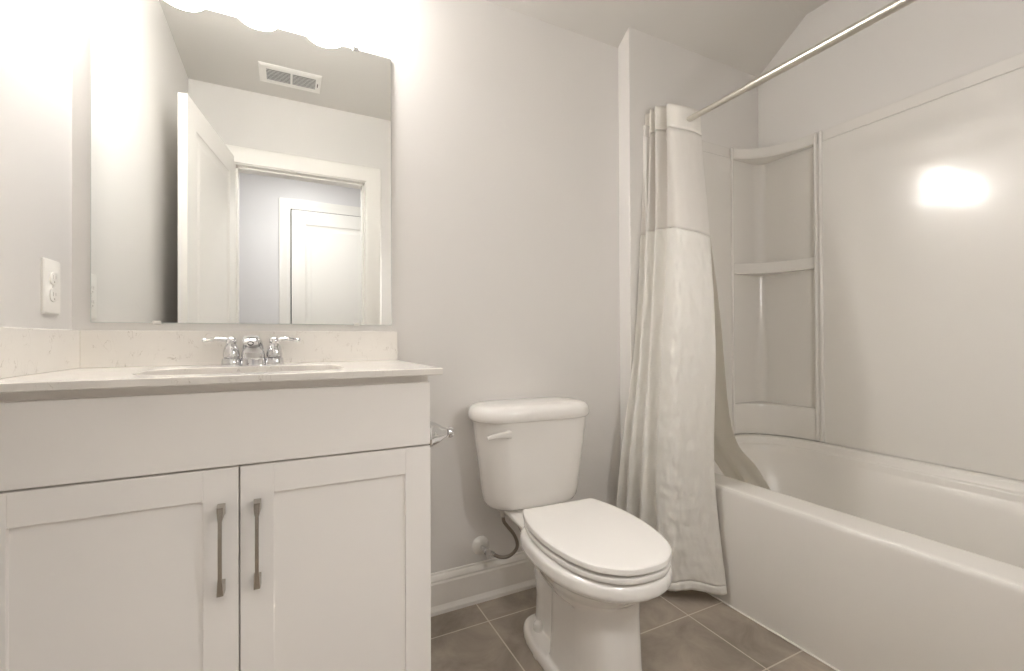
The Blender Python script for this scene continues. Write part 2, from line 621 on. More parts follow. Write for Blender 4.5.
angs = sorted([2 * PI * k / NS for k in range(NS)] + [math.atan2(y - SY, x - SX) % (2 * PI) for x in (hx0, hx1) for y in (hy0, hy1)])
ring_i = [(SX + SA * superell(a)[0], SY + SB * superell(a)[1]) for a in angs]
ring_o = [ray_rect(a) for a in angs]
e = .0016
shr = lambda p, d: (min(max(p[0], hx0 + d), hx1 - d), min(max(p[1], hy0 + d), hy1 - d))
rows = [[(*p, CB_) for p in ring_i], [(*p, CT - e) for p in ring_i],
        [(SX + (p[0] - SX) * 1.008, SY + (p[1] - SY) * 1.01, CT) for p in ring_i],
        [(*shr(p, e), CT) for p in ring_o], [(*p, CT - e) for p in ring_o], [(*p, CB_ + e) for p in ring_o], [(*shr(p, e), CB_) for p in ring_o],
        [(*p, CB_) for p in ring_i]]
loft(bm, rows, False, False)
bmesh.ops.remove_doubles(bm, verts=bm.verts, dist=1e-6)
link('slab', bm, M_QUARTZ, ct)
link('backsplash', B((XL + .0206, .3275, 1.4965, 1.5155, CT + .0002, .9665), bev=.0015), M_QUARTZ, ct)
link('side_splash', B((XL + .0012, XL + .0205, CYF + .004, 1.5155, CT + .0002, .9665), bev=.0015), M_QUARTZ, ct)
bm = bmesh.new()
rings = []
for k, (sc, z) in enumerate(((1.10, CB_ - .0005), (1.10, CB_ - .012), (1.03, CB_ - .014))):
    rings.append([(SX + SA * sc * superell(a)[0], SY + SB * sc * superell(a)[1], z) for a in angs])
for sc, z in ((.985, .70), (.93, .675), (.80, .662), (.3, .657)):
    rings.append([(SX + SA * sc * superell(a)[0], SY + SB * sc * superell(a)[1], z) for a in angs])
rin = []
for sc, z in ((.28, .664), (.78, .669), (.90, .682), (.955, .705), (.985, CB_ - .012), (1.0, CB_ - .0005)):
    rin.append([(SX + SA * sc * superell(a)[0], SY + SB * sc * superell(a)[1], z) for a in angs])
loft(bm, rings + rin, False, False)
bs = link('basin', bm, M_PORC, ct, True)
bm = bmesh.new()
lathe(bm, [(.062, -.002), (.062, .0), (.03, .001)], (SX, SY, .6645), n=24)
lathe(bm, [(.030, .0), (.031, .003), (.024, .005), (.022, .003), (.0, .006)], (SX, SY, .6655), n=24)
link('drain', bm, M_CHROME, bs, True)

# ------------------------------------------------------------------ faucet
FX, FY = -.0815, 1.432
fa = thing('faucet', 'polished chrome two handle faucet behind the sink', 'faucet', (FX, FY, CT + .0004))
zz = CT + .0004
for s in (-1, 1):
    hx = FX + s * .0515
    bm = bmesh.new()
    lathe(bm, [(.0235, 0), (.0240, .003), (.0225, .017), (.0215, .019), (.0175, .020), (.0195, .022), (.0200, .030), (.0190, .040), (.016, .050), (.0125, .057),
               (.011, .060)], (hx, FY, zz), n=28)
    h = link('handle', bm, M_CHROME, fa, True)
    bm = bmesh.new()
    lathe(bm, [(.0, .056), (.010, .057), (.0135, .062), (.0135, .069), (.010, .0745), (.005, .077), (0, .0775)], (hx, FY, zz), n=24)
    pts = catmull([(hx + s * .004, FY, zz + .067), (hx + s * .020, FY - .002, zz + .071), (hx + s * .038, FY - .003, zz + .071),
                   (hx + s * .055, FY - .004, zz + .068), (hx + s * .066, FY - .004, zz + .068)], 6)
    rings = []
    for i, p in enumerate(pts):
        t = i / (len(pts) - 1)
        hw = .0075 + .0025 * t if t < .92 else .0060
        ht = .0062 - .0016 * t + (.001 if .75 < t < .92 else 0)
        rings.append([p + Vector((0, hw * math.cos(2 * PI * k / 12), ht * math.sin(2 * PI * k / 12))) for k in range(12)])
    loft(bm, rings)
    link('lever', bm, M_CHROME, h, True)
bm = bmesh.new()
path = catmull([(FX, FY, zz), (FX, FY - .002, zz + .024), (FX, FY - .008, zz + .043), (FX, FY - .024, zz + .059),
                (FX, FY - .050, zz + .0685), (FX, FY - .078, zz + .0705), (FX, FY - .098, zz + .0665), (FX, FY - .106, zz + .060)], 7)
rings = []
for i, p in enumerate(path):
    t = i / (len(path) - 1)
    a = path[max(i - 1, 0)]
    b = path[min(i + 1, len(path) - 1)]
    tg = (b - a).normalized()
    xd = Vector((1, 0, 0))
    nd = tg.cross(xd).normalized()
    hw = .0315 - .0085 * min(1, t * 2.2) - .0065 * max(0, t - .45) / .55
    hd = .021 - .0135 * min(1, t * 1.2)
    rg = []
    for k in range(28):
        c, s_ = superell(2 * PI * k / 28, 2.8)
        rg.append(p + xd * hw * c + nd * hd * s_)
    rings.append(rg)
loft(bm, rings)
sp = link('spout', bm, M_CHROME, fa, True, angle=50)
tip = path[-1]
bm = bmesh.new()
tg = (path[-1] - path[-2]).normalized()
lathe(bm, [(.0068, -.004), (.0068, .0010), (.0058, .0012), (.0054, -.001), (0, -.001)], tip, tg, 20)
link('aerator', bm, M_DARK, sp, True)
bm = bmesh.new()
lathe(bm, [(.003, 0), (.003, .035), (.0055, .037), (.006, .042), (.004, .046), (0, .047)], (FX, FY + .016, zz + .011), n=16)
link('lift_rod', bm, M_CHROME, fa, True)

# ------------------------------------------------------------------ mirror, vanity light, outlet
MX0, MX1, MZ0, MZ1, MY = -.4468, .3116, .9872, 1.8702, 1.508
mi = thing('wall_mirror', 'large frameless rectangular mirror above the vanity backsplash', 'mirror', ((MX0 + MX1) / 2, MY, MZ0))
link('mirror_glass', B((MX0 + .0012, MX1 - .0012, MY, MY + .0006, MZ0 + .0012, MZ1 - .0012)), M_MIRROR, mi)
link('glass_edge', B((MX0, MX1, MY + .0007, MY + .0062, MZ0, MZ1), bev=.0006), M_MEDGE, mi)
for x, z, s in ((.2, MZ1, 1), (-.31, MZ1, 1), (.2, MZ0, -1), (-.31, MZ0, -1)):
    bm = bmesh.new()
    a, b = sorted((z - s * .006, z + s * .004))
    box(bm, x - .009, x + .009, MY - .0035, MY - .0012, a, b, bev=.0008)
    a, b = sorted((z + s * .0008, z + s * .004))
    box(bm, x - .009, x + .009, MY - .0035, 1.5155, a, b, bev=.0005)
    link('mirror_clip', bm, M_CHROME if s > 0 else M_PLASTIC, mi)

vl = thing('vanity_light', 'three shade bath light bar glowing above the mirror', 'lamp', (-.078, 1.5155, 1.885))
bm = bmesh.new()
rings = []
for ins, y in ((0, 1.5158), (0, 1.497), (.006, 1.491)):
    rings.append([Vector((p.x, y, p.y)) for p in rrect(-.36 + ins, .205 - ins, 2.115 + ins, 2.205 - ins, .02, 0)])
loft(bm, rings)
link('back_plate', bm, M_NICKEL, vl, True)
for x in (-.2715, -.078, .1155):
    bm = bmesh.new()
    tube(bm, catmull([(x, 1.492, 2.160), (x, 1.46, 2.163), (x, 1.436, 2.150), (x, 1.425, 2.120), (x, 1.425, 2.095)], 6), .007)
    lathe(bm, [(.028, 0), (.030, .004), (.024, .03), (.012, .036)], (x, 1.425, 2.066), n=24)
    ar = link('arm', bm, M_NICKEL, vl, True)
    bm = bmesh.new()
    prof = [(.026, .150), (.030, .146), (.046, .128), (.056, .098), (.0605, .060), (.0625, .022), (.0615, .010), (.057, .003), (.050, .0), (.046, .003),
            (.0, .004)]
    lathe(bm, prof, (x, 1.425, 1.9315), n=40)
    link('lamp_shade', bm, M_GLOW, vl, True, angle=180)

ol = thing('electrical_outlet', 'white duplex electrical outlet on the left wall above the side splash', 'outlet', (XL, 1.394, 1.002))
bm = bmesh.new()
loft(bm, [[Vector((x, p.x, p.y)) for p in rrect(1.353 + i, 1.435 - i, 1.002 + i, 1.126 - i, .004, 0, 4)] for x, i in
          ((XL + .0003, 0), (XL + .004, 0), (XL + .0062, .0025))])
link('wall_plate', bm, M_PLASTIC, ol, True)
for z in (1.0445, 1.0835):
    bm = bmesh.new()
    loft(bm, [[Vector((x, 1.394 + r_ * c[0], z + r_ * .86 * c[1])) for c in [superell(2 * PI * k / 28, 2.6) for k in range(28)]] for x, r_ in
              ((XL + .0063, .0172), (XL + .0085, .0170), (XL + .0092, .0160))])
    r_ = link('receptacle', bm, M_PLASTIC, ol, True)
    bm = B((XL + .009, XL + .0094, 1.3865, 1.3885, z - .002, z + .007), (XL + .009, XL + .0094, 1.3995, 1.4012, z - .001, z + .006),
           (XL + .009, XL + .0094, 1.3918, 1.3962, z - .0105, z - .0065))
    link('slot', bm, M_SLOT, r_)
bm = bmesh.new()
lathe(bm, [(.0032, 0), (.0030, .0012), (0, .0014)], (XL + .0063, 1.394, 1.0640), (1, 0, 0), 14)
link('screw', bm, M_PLASTIC, ol, True)

# ------------------------------------------------------------------ paper holder on the cabinet side
tp = thing('toilet_paper_holder', 'chrome toilet paper holder on the side of the vanity cabinet', 'holder', (VX1, 1.13, .69))
bm = bmesh.new()
lathe(bm, [(.036, .0003), (.036, .008), (.033, .012), (.031, .018), (.0275, .028), (.021, .039), (.0140, .049), (.0120, .055)], (VX1, 1.112, .701), (1, 0, 0), 32)
lathe(bm, [(.0105, .055), (.0140, .058), (.0145, .066), (.012, .072), (.006, .075), (0, .076)], (VX1, 1.112, .701), (1, 0, 0), 32)
link('post', bm, M_CHROME, tp, True)
bm = bmesh.new()
tube(bm, [(VX1 + .036, 1.112, .701), (VX1 + .036, 1.18, .701), (VX1 + .036, 1.262, .701)], .005)
link('arm', bm, M_CHROME, tp, True)

# ------------------------------------------------------------------ toilet (built in its own frame: origin on the floor at the wall, front = -y)
to = thing('toilet', 'white two piece toilet with closed elongated lid', 'toilet', (.779, 1.516, 0), local=True, rz=R(-3.8))


def half_outline(pts, z, n=8, dx=0):
    """closed outline from a half outline [(x,y)..] back to front, mirrored"""
    h = catmull([(x, y, 0) for x, y in pts], n)
    out = [Vector((p.x, p.y, z)) for p in h]
    out += [Vector((-p.x, p.y, z)) for p in reversed(h[:-1])]
    return out


def egg(w_, yb, yf, z, ym=None, n=40, pb=3.0, pf=2.15):
    ym = ym if ym is not None else yb + (yf - yb) * .42
    out = []
    for k in range(n):
        a = 2 * PI * k / n
        c, s_ = math.cos(a), math.sin(a)
        if s_ >= 0:
            q = superell(a, pb)
            out.append(Vector((w_ * q[0], ym + (yb - ym) * q[1], z)))
        else:
            q = superell(a, pf)
            out.append(Vector((w_ * q[0], ym + (ym - yf) * q[1], z)))
    return out


bm = bmesh.new()
# bowl with rim, funnelling down into the column
loft(bm, [egg(.157, -.31, -.728, .388, -.50), egg(.167, -.305, -.742, .384, -.50), egg(.170, -.30, -.747, .376, -.50),
          egg(.171, -.30, -.748, .356, -.50), egg(.167, -.30, -.743, .349, -.50), egg(.157, -.31, -.724, .338, -.50),
          egg(.142, -.32, -.692, .314, -.49), egg(.122, -.34, -.658, .287, -.48), egg(.096, -.36, -.62, .25, -.47)])
# front column
loft(bm, [egg(.080, -.405, -.655, .32, -.50, pb=8, pf=3.5), egg(.079, -.405, -.655, .24, -.50, pb=8, pf=3.5), egg(.082, -.405, -.660, .12, -.50, pb=8, pf=3.5),
          egg(.088, -.405, -.668, .04, -.50, pb=8, pf=3.5), egg(.092, -.405, -.672, .0, -.50, pb=8, pf=3.5)])
# rear trap
loft(bm, [egg(.056, -.215, -.45, .0, -.33, pb=3), egg(.050, -.22, -.45, .12, -.33, pb=3), egg(.054, -.20, -.45, .23, -.33, pb=3),
          egg(.085, -.12, -.45, .315, -.33, pb=4), egg(.098, -.09, -.45, .355, -.33, pb=5)])
# deck under the tank
loft(bm, [egg(.090, -.06, -.36, .335, -.2, pb=6, pf=6), egg(.106, -.05, -.36, .343, -.2, pb=6, pf=6), egg(.110, -.05, -.36, .358, -.2, pb=6, pf=6),
          egg(.102, -.055, -.36, .3625, -.2, pb=6, pf=6)])
# foot plate
foot = [(.0, -.205), (.045, -.208), (.075, -.225), (.094, -.26), (.103, -.31), (.105, -.37), (.102, -.44), (.101, -.52), (.099, -.61), (.082, -.668), (.045, -.692), (0, -.698)]
sc_ = lambda k: [(x * k, -.45 + (y + .45) * k) for x, y in foot]
loft(bm, [half_outline(sc_(1), 0), half_outline(sc_(1), .022), half_outline(sc_(.97), .034), half_outline(sc_(.9), .038)])
bowl = link('bowl', bm, M_PORC, to)
md = bowl.modifiers.new('remesh', 'REMESH')
md.mode = 'VOXEL'
md.voxel_size = .0042
md.use_smooth_shade = True
md = bowl.modifiers.new('smooth', 'SMOOTH')
md.factor = .5
md.iterations = 5
for s in (-1, 1):
    bm = bmesh.new()
    lathe(bm, [(.0165, 0), (.0165, .012), (.0145, .021), (.008, .027), (0, .0285)], (s * .060, -.300, .0385), n=24)
    link('bolt_cap', bm, M_SEAT, to, True, angle=60)
for s in (-1, 1):
    bm = bmesh.new()
    lathe(bm, [(.0, -.0275), (.009, -.0275), (.011, -.025), (.011, .025), (.009, .0275), (0, .0275)], (s * .080, -.306, .404), (1, 0, 0), 18)
    box(bm, s * .080 - .018, s * .080 + .018, -.318, -.292, .372, .402, bev=.003)
    link('hinge', bm, M_SEAT, to, True)
# seat and lid
SEAT = [(0, -.326), (.09, -.326), (.119, -.330), (.135, -.362), (.149, -.415), (.1555, -.478), (.154, -.545), (.140, -.628), (.111, -.690), (.066, -.731),
        (.03, -.743), (0, -.745)]
LID = [(0, -.3195), (.105, -.3195), (.1225, -.324), (.138, -.366), (.1515, -.424), (.1565, -.486), (.154, -.553), (.139, -.632), (.110, -.694),
       (.065, -.733), (.03, -.745), (0, -.747)]


def scaled(pts, d, yc=-.53):
    out = []
    for x, y in pts:
        v_ = Vector((x, y - yc))
        l = max(v_.length, 1e-6)
        v_ = v_ * ((l - d) / l)
        out.append((v_.x, yc + v_.y))
    return out


def ho(p, d, z):
    return half_outline(scaled(p, d), z, 6)


bm = bmesh.new()
hole = lambda d, z: [Vector((p.x * .62, -.525 + (p.y + .525) * .68, z)) for p in half_outline(scaled(SEAT, d), 0, 6)]
loft(bm, [hole(.0, .3915), ho(SEAT, .012, .3915), ho(SEAT, .0008, .3920), ho(SEAT, 0, .394), ho(SEAT, 0, .4020), ho(SEAT, .001, .4038), ho(SEAT, .004, .4050), hole(0, .4052), hole(0, .3915)], False, False)
link('seat', bm, M_SEAT, to, True, angle=32)
bm = bmesh.new()
loft(bm, [ho(LID, .014, 0.4121), ho(LID, .0012, 0.4123), ho(LID, 0, 0.4136), ho(LID, 0, 0.4221), ho(LID, .0012, 0.4254), ho(LID, .0045, 0.4274), ho(LID, .010, 0.4280),
          ho(LID, .03, 0.4284), ho(LID, .07, 0.4290), ho(LID, .11, 0.4292)])
link('lid', bm, M_SEAT, to, True, angle=32)
# tank


def tank_ring(w_, y0, y1, r, z, bow=.010, n=8):
    out = rrect(-w_, w_, y0, y1, r, z, n)
    # gentle bow of the front face
    res = []
    for p in out:
        if p.y < (y0 + y1) / 2:
            p = Vector((p.x, p.y - bow * (1 - (p.x / w_) ** 2), p.z))
        res.append(p)
    # add points along the straight front so the bow shows
    full = []
    for i, p in enumerate(res):
        q = res[(i + 1) % len(res)]
        full.append(p)
        if i % (n + 1) == n:
            for k in range(1, 8):
                t = k / 8
                m_ = p.lerp(q, t)
                if m_.y < (y0 + y1) / 2 - .03:
                    m_.y = y0 - bow * (1 - (m_.x / w_) ** 2)
                full.append(m_)
    return full


bm = bmesh.new()
tr = [tank_ring(.140, -.150, -.040, .055, .365), tank_ring(.158, -.170, -.030, .068, .3675), tank_ring(.166, -.182, -.024, .075, .375),
      tank_ring(.1735, -.189, -.021, .078, .389), tank_ring(.178, -.192, -.019, .079, .415), tank_ring(.187, -.196, -.017, .080, .50), tank_ring(.199, -.200, -.016, .082, .58),
      tank_ring(.2085, -.203, -.015, .084, .666)]
loft(bm, [[p + Vector((.004, 0, 0)) for p in rg] for rg in tr])
tank = link('tank', bm, M_PORC, to, True, angle=60)
bm = bmesh.new()
loft(bm, [tank_ring(.204, -.200, -.018, .08, .6665), tank_ring(.215, -.212, -.012, .088, .667), tank_ring(.2195, -.216, -.011, .09, .672),
          tank_ring(.2205, -.217, -.011, .09, .682), tank_ring(.2195, -.216, -.011, .09, .696), tank_ring(.215, -.212, -.013, .088, .706),
          tank_ring(.206, -.203, -.018, .08, .7135), tank_ring(.183, -.185, -.03, .065, .7185), tank_ring(.12, -.145, -.06, .03, .7205)])
link('tank_lid', bm, M_PORC, to, True, angle=60)
bm = bmesh.new()
lathe(bm, [(.014, -.004), (.014, .005), (.011, .008)], (-.122, -.204, .630), (0, -1, 0), 20)
pts = catmull([(-.116, -.219, .6315), (-.135, -.221, .6325), (-.160, -.222, .6325), (-.183, -.222, .6295), (-.199, -.221, .626)], 6)
rings = []
for i, p in enumerate(pts):
    t = i / (len(pts) - 1)
    hh = .0135 - .0085 * t
    rings.append([p + Vector((0, .0055 * superell(2 * PI * k / 16, 2.6)[1], hh * superell(2 * PI * k / 16, 2.6)[0])) for k in range(16)])
loft(bm, rings)
lv = link('flush_lever', bm, M_SEAT, to, True, angle=50)
lv['label'] = 'glossy flush lever'

# ------------------------------------------------------------------ water supply
ws = thing('water_supply_line', 'braided water supply hose and shutoff valve on the wall beside the toilet', 'pipe', (.63, 1.5155, .15))
bm = bmesh.new()
lathe(bm, [(.033, .0003), (.0325, .003), (.028, .009), (.018, .014), (.0095, .016)], (.6265, YB, .1945), (0, -1, 0), 32)
link('escutcheon', bm, M_PLASTIC, ws, True, angle=60)
bm = bmesh.new()
lathe(bm, [(.0075, .012), (.0075, .038), (.010, .039), (.010, .058), (.008, .060)], (.6265, YB, .1945), (0, -1, 0), 20)
lathe(bm, [(.006, 0), (.006, .012), (.0085, .013), (.0085, .026), (.007, .028)], (.632, YB - .049, .1925), (.8, -.2, -.45), 16)
vv = link('shutoff_valve', bm, M_CHROME, ws, True)
bm = bmesh.new()
lathe(bm, [(.004, .058), (.004, .070)], (.6265, YB, .1945), (0, -1, 0), 12)
rings = []
for y in (.068, .074):
    rings.append([(.6265 + .017 * math.cos(2 * PI * k / 24) * .5, YB - y, .1945 + .017 * math.sin(2 * PI * k / 24)) for k in range(24)])
loft(bm, rings)
link('valve_handle', bm, M_CHROME, vv, True)
bm = bmesh.new()
hp = catmull([(.654, 1.459, .1795), (.674, 1.448, .170), (.700, 1.438, .171), (.722, 1.428, .189), (.728, 1.42, .215), (.713, 1.415, .254), (.687, 1.412, .288),
              (.671, 1.41, .310), (.668, 1.41, .332)], 14)
tube(bm, hp, [.0058 + .0005 * (i % 2) for i in range(len(hp))], n=12)
M_BRAID = mat('braided_steel', (.30, .265, .225, 1), .35, metal=1, bump=(500, .5, .001))
link('hose', bm, M_BRAID, ws, True, angle=180)
bm = bmesh.new()
lathe(bm, [(.0075, 0), (.009, .004), (.009, .018), (.0165, .020), (.0165, .034), (.013, .036)], (.668, 1.41, .327), n=16)
link('coupling_nut', bm, M_RUBBER, ws, True)

# ------------------------------------------------------------------ bathtub
TX0, TXP, TY0, TYP = 1.3877, 2.066, -.0135, 1.426
RXC, RYC = .191, .261        # corner arc of the surround
tub = thing('bathtub', 'white alcove bathtub with plain flat apron', 'bathtub', (1.74, .72, 0))
zr = .4115


def corner_path(x0, x1, y0, y1, z_f, z_b, rx, ry, n=10, rf=.03):
    """plan loop of the tub: big elliptical corners on the wall side, tight ones by the apron"""
    pts = []
    for (cx_, cy_, a0, ax_, ay_) in ((x1 - rx, y1 - ry, 0, rx, ry), (x0 + rf, y1 - rf, 90, rf, rf), (x0 + rf, y0 + rf, 180, rf, rf), (x1 - rx, y0 + ry, 270, rx, ry)):
        for k in range(n + 1):
            a = R(a0 + 90 * k / n)
            pts.append((cx_ + ax_ * math.cos(a), cy_ + ay_ * math.sin(a)))
    full = []
    for i, p in enumerate(pts):
        q = pts[(i + 1) % len(pts)]
        full.append(p)
        if i % (n + 1) == n:
            m_ = 24
            for k in range(1, m_):
                full.append((p[0] + (q[0] - p[0]) * k / m_, p[1] + (q[1] - p[1]) * k / m_))
    out = []
    for x, y in full:
        t = min(max((x - 1.50) / .20, 0), 1)
        t = t * t * (3 - 2 * t)
        out.append(Vector((x, y, z_f + (z_b - z_f) * t)))
    return out


bm = bmesh.new()
e_ = .0012
L_ = [corner_path(1.500, TXP - e_, TY0 + e_, TYP - e_, zr, .487, RXC, RYC)]
for fx, d, zb, zf in ((1.500, .020, .484, zr), (1.5005, .0245, .4815, zr), (1.501, .0265, .477, zr), (1.5015, .0285, .459, zr), (1.502, .0310, .4555, zr),
                      (1.503, .0365, .4540, zr - .0005), (1.504, .0390, .4515, zr - .001), (1.506, .0405, .4470, zr - .003), (1.508, .0425, .4300, zr - .006),
                      (1.5105, .0455, .4230, zr - .011)):
    L_.append(corner_path(fx, TXP - d, TY0 + d, TYP - d, zf, zb, RXC, RYC, rf=.03 + d * .3))
L_ += [
      corner_path(1.520, TXP - .060, TY0 + .060, TYP - .062, zr - .05, .390, RXC, RYC, rf=.08),
      corner_path(1.540, TXP - .085, TY0 + .085, TYP - .12, .25, .25, RXC, RYC, rf=.12),
      corner_path(1.560, TXP - .105, TY0 + .12, TYP - .17, .13, .13, RXC, RYC, rf=.14),
      corner_path(1.585, TXP - .13, TY0 + .16, TYP - .21, .10, .10, .17, .22, rf=.14),
      corner_path(1.64, TXP - .19, TY0 + .25, TYP - .29, .088, .088, .12, .16, rf=.10)]
loft(bm, L_, False, True)
link('basin', bm, M_TUB, tub, True, angle=50)
bm = bmesh.new()
prof = [(1.3905, 0.0035), (1.3890, .012), (1.3885, .20), (1.3877, .385), (1.3880, .395), (1.3895, .4035), (1.393, .4090), (1.399, .4112), (1.41, zr), (1.500, zr),
        (1.500, zr - .02), (1.43, zr - .02), (1.41, .37), (1.41, .0035)]
ys = [TY0 + (1.4445 - TY0) * k / 24 for k in range(25)]
loft(bm, [[Vector((x, y, z)) for x, z in prof] for y in ys])
link('apron', bm, M_TUB, tub, True, angle=30)
bm = bmesh.new()
lathe(bm, [(.030, 0), (.030, .003), (.02, .004)], (1.78, .22, .0885), n=24)
link('drain', bm, M_CHROME, tub, True)
bm = bmesh.new()
box(bm, TX0 - .0032, TX0 + .006, TY0 + .02, 1.4445, .0004, .0036, bev=.001)
struct('trim_6', bm, M_CAULK)

# ------------------------------------------------------------------ tub surround
su = thing('shower_surround', 'glossy white tub surround panels with corner shelves above the bathtub', 'shower surround', (1.9, .75, .46))
ZT, ZG = 1.836, 1.788
XE, YE = TXP - RXC, TYP - RYC          # ends of the corner arc: (XE, TYP) and (TXP, YE)


def panel_x(x, y0, y1, z0, z1, back, r=.006):
    """sheet against the right wall with a rolled top edge"""
    prof = [(x, z0), (x, z1 - r), (x + r * .3, z1 - r * .3), (x + r, z1), (back, z1), (back, z0)]
    bm = bmesh.new()
    loft(bm, [[Vector((a, y, z)) for a, z in prof] for y in (y0, y1)])
    return bm


link('side_panel', panel_x(TXP, TY0, YE - .001, .4885, ZG, XR - .0005), M_ACRYL, su, True, angle=12)
bm = bmesh.new()
prof = [(TYP, .4885), (TYP, ZG - .006), (TYP + .002, ZG - .002), (TYP + .006, ZG), (YA - .0005, ZG), (YA - .0005, .4885)]
loft(bm, [[Vector((x, a, z)) for a, z in prof] for x in (1.345, XE + .001)])
box(bm, 1.345, 1.3865, TYP, YA - .0005, .02, .488)
link('end_panel', bm, M_ACRYL, su, True, angle=12)
link('end_panel', B((1.345, TXP, YR + .0005, TY0 - .0002, .4885, ZG)), M_ACRYL, su)
link('top_flange', B((TXP + .008, XR - .0005, TY0, YE, ZG + .002, ZT), bev=.002), M_ACRYL, su)
link('top_flange', B((1.345, XE, TYP + .008, YA - .0005, ZG + .002, ZT), bev=.002), M_ACRYL, su)


def arc(z, off=0, n=20):
    """concave corner arc from (XE,TYP) to (TXP,YE), offset toward the room"""
    return [Vector((XE + (RXC - off) * math.sin(PI / 2 * k / n), YE + (RYC - off) * math.cos(PI / 2 * k / n), z)) for k in range(n + 1)]


NX, NY = XR - .004, YA - .004
# recessed corner walls of the niche with a rounded inside corner
bm = bmesh.new()
rc = .045
plan = [(XE, TYP), (XE + .004, NY)] + [(NX - rc + rc * math.sin(R(a)), NY - rc + rc * math.cos(R(a))) for a in range(0, 91, 10)] + [(NX, YE + .004), (TXP, YE)]
loft(bm, [[Vector((x, y, z)) for x, y in plan] for z in (.49, ZT - .004)], closed=False)
link('corner_panel', bm, M_ACRYL, su, True, angle=40)


def shelf(z0, z1, name='corner_shelf'):
    bm = bmesh.new()
    back = [(NX - .0006, YE + .004), (NX - .0006, NY - rc)] + [(NX - .0006 - rc + rc * math.sin(R(a)), NY - .0006 - rc + rc * math.cos(R(a))) for a in range(80, -1, -10)] + [(XE + .005, NY - .0006)]
    rings = []
    for z, off in ((z0, -.004), (z0 + .004, .0), (z1 - .005, 0), (z1 - .0015, -.0015), (z1, -.005)):
        rings.append(arc(z, off) + [Vector((x, y, z)) for x, y in back])
    loft(bm, rings)
    return link(name, bm, M_ACRYL, su, True, angle=40)


shelf(1.788, 1.8365)
shelf(1.243, 1.2945)
shelf(.4872, .630, 'corner_ledge')
for (x, y), nx in (((XE - .004, TYP - .001), 0), ((TXP - .001, YE - .004), 1), ((TXP - .001, YE - .024), 1)):
    bm = bmesh.new()
    lathe(bm, [(.002, 0), (.0075, .004), (.0075, ZT - .49 - .006), (.002, ZT - .49)], (x, y, .4885), n=20)
    link('rib', bm, M_ACRYL, su, True)

# ------------------------------------------------------------------ shower rod
rod = thing('shower_rod', 'satin nickel shower curtain rod above the bathtub', 'rod', (1.4, .72, 1.788))
zrod = 1.790
for nm, y0, y1, r in (('outer_tube', -.010, 1.003, .0132), ('inner_tube', .90, 1.441, .0112)):
    bm = bmesh.new()
    lathe(bm, [(r - .001, 0), (r, .001), (r, y1 - y0 - .001), (r - .001, y1 - y0)], (1.4, y0, zrod), (0, 1, 0), 28)
    link(nm, bm, M_ROD, rod, True)
for y, s in ((1.4455, -1), (-.0145, 1)):
    bm = bmesh.new()
    lathe(bm, [(.026, .0002), (.026, .004), (.019, .010), (.016, .022)], (1.4, y, zrod), (0, s, 0), 24)
    link('end_cap', bm, M_ROD, rod, True)

# ------------------------------------------------------------------ shower curtain
# rails run from the wall end to the room end; plan position at several heights
Zl = [1.0, .93, .70, .50, .24, .0]
TOP = [(1.352, 1.437, 1.885), (1.378, 1.432, 1.890), (1.356, 1.412, 1.893), (1.405, 1.402, 1.893), (1.350, 1.380, 1.890), (1.412, 1.360, 1.892), (1.368, 1.335, 1.880),
       (1.356, 1.305, 1.866), (1.372, 1.275, 1.850), (1.415, 1.252, 1.838), (1.447, 1.240, 1.824)]
SHR = [(1.322, 1.438), (1.352, 1.428), (1.322, 1.402), (1.362, 1.385), (1.320, 1.352), (1.358, 1.325), (1.315, 1.282), (1.285, 1.222), (1.302, 1.185), (1.345, 1.160), (1.386, 1.148)]
MID = [(1.284, 1.436), (1.312, 1.424), (1.280, 1.395), (1.312, 1.372), (1.274, 1.335), (1.308, 1.305), (1.258, 1.252), (1.238, 1.180), (1.266, 1.150), (1.316, 1.124), (1.362, 1.108)]
LOW = [(1.206, 1.436), (1.248, 1.420), (1.212, 1.388), (1.252, 1.360), (1.212, 1.318), (1.258, 1.290), (1.216, 1.242), (1.216, 1.180), (1.254, 1.150), (1.312, 1.126), (1.360, 1.114)]
BOT = [(1.162, 1.436), (1.210, 1.420), (1.172, 1.385), (1.222, 1.350), (1.180, 1.305), (1.236, 1.272), (1.206, 1.232), (1.228, 1.186), (1.276, 1.146), (1.330, 1.108), (1.372, 1.076)]
NSEG = 12


def curtain_rows():
    tops = catmull(TOP, NSEG)
    ctrl = []
    for name_, zs in ((SHR, lambda i: tops_z[i] - .50), (MID, lambda i: .92), (LOW, lambda i: .45), (BOT, lambda i: .047)):
        ctrl.append(name_)
    n = len(tops)
    lv = [catmull([(x, y, 0) for x, y in c], NSEG) for c in ctrl]
    cols = []
    for i in range(n):
        t = tops[i]
        z0 = t.z
        hem = .047 + .006 * math.sin(i * .21)
        key = [Vector((t.x, t.y, z0)), Vector((lv[0][i].x, lv[0][i].y, z0 - .515)), Vector((lv[1][i].x, lv[1][i].y, .92)),
               Vector((lv[2][i].x, lv[2][i].y, .45)), Vector((lv[3][i].x, lv[3][i].y, hem))]
        cols.append(key)
    return cols


COLS = curtain_rows()


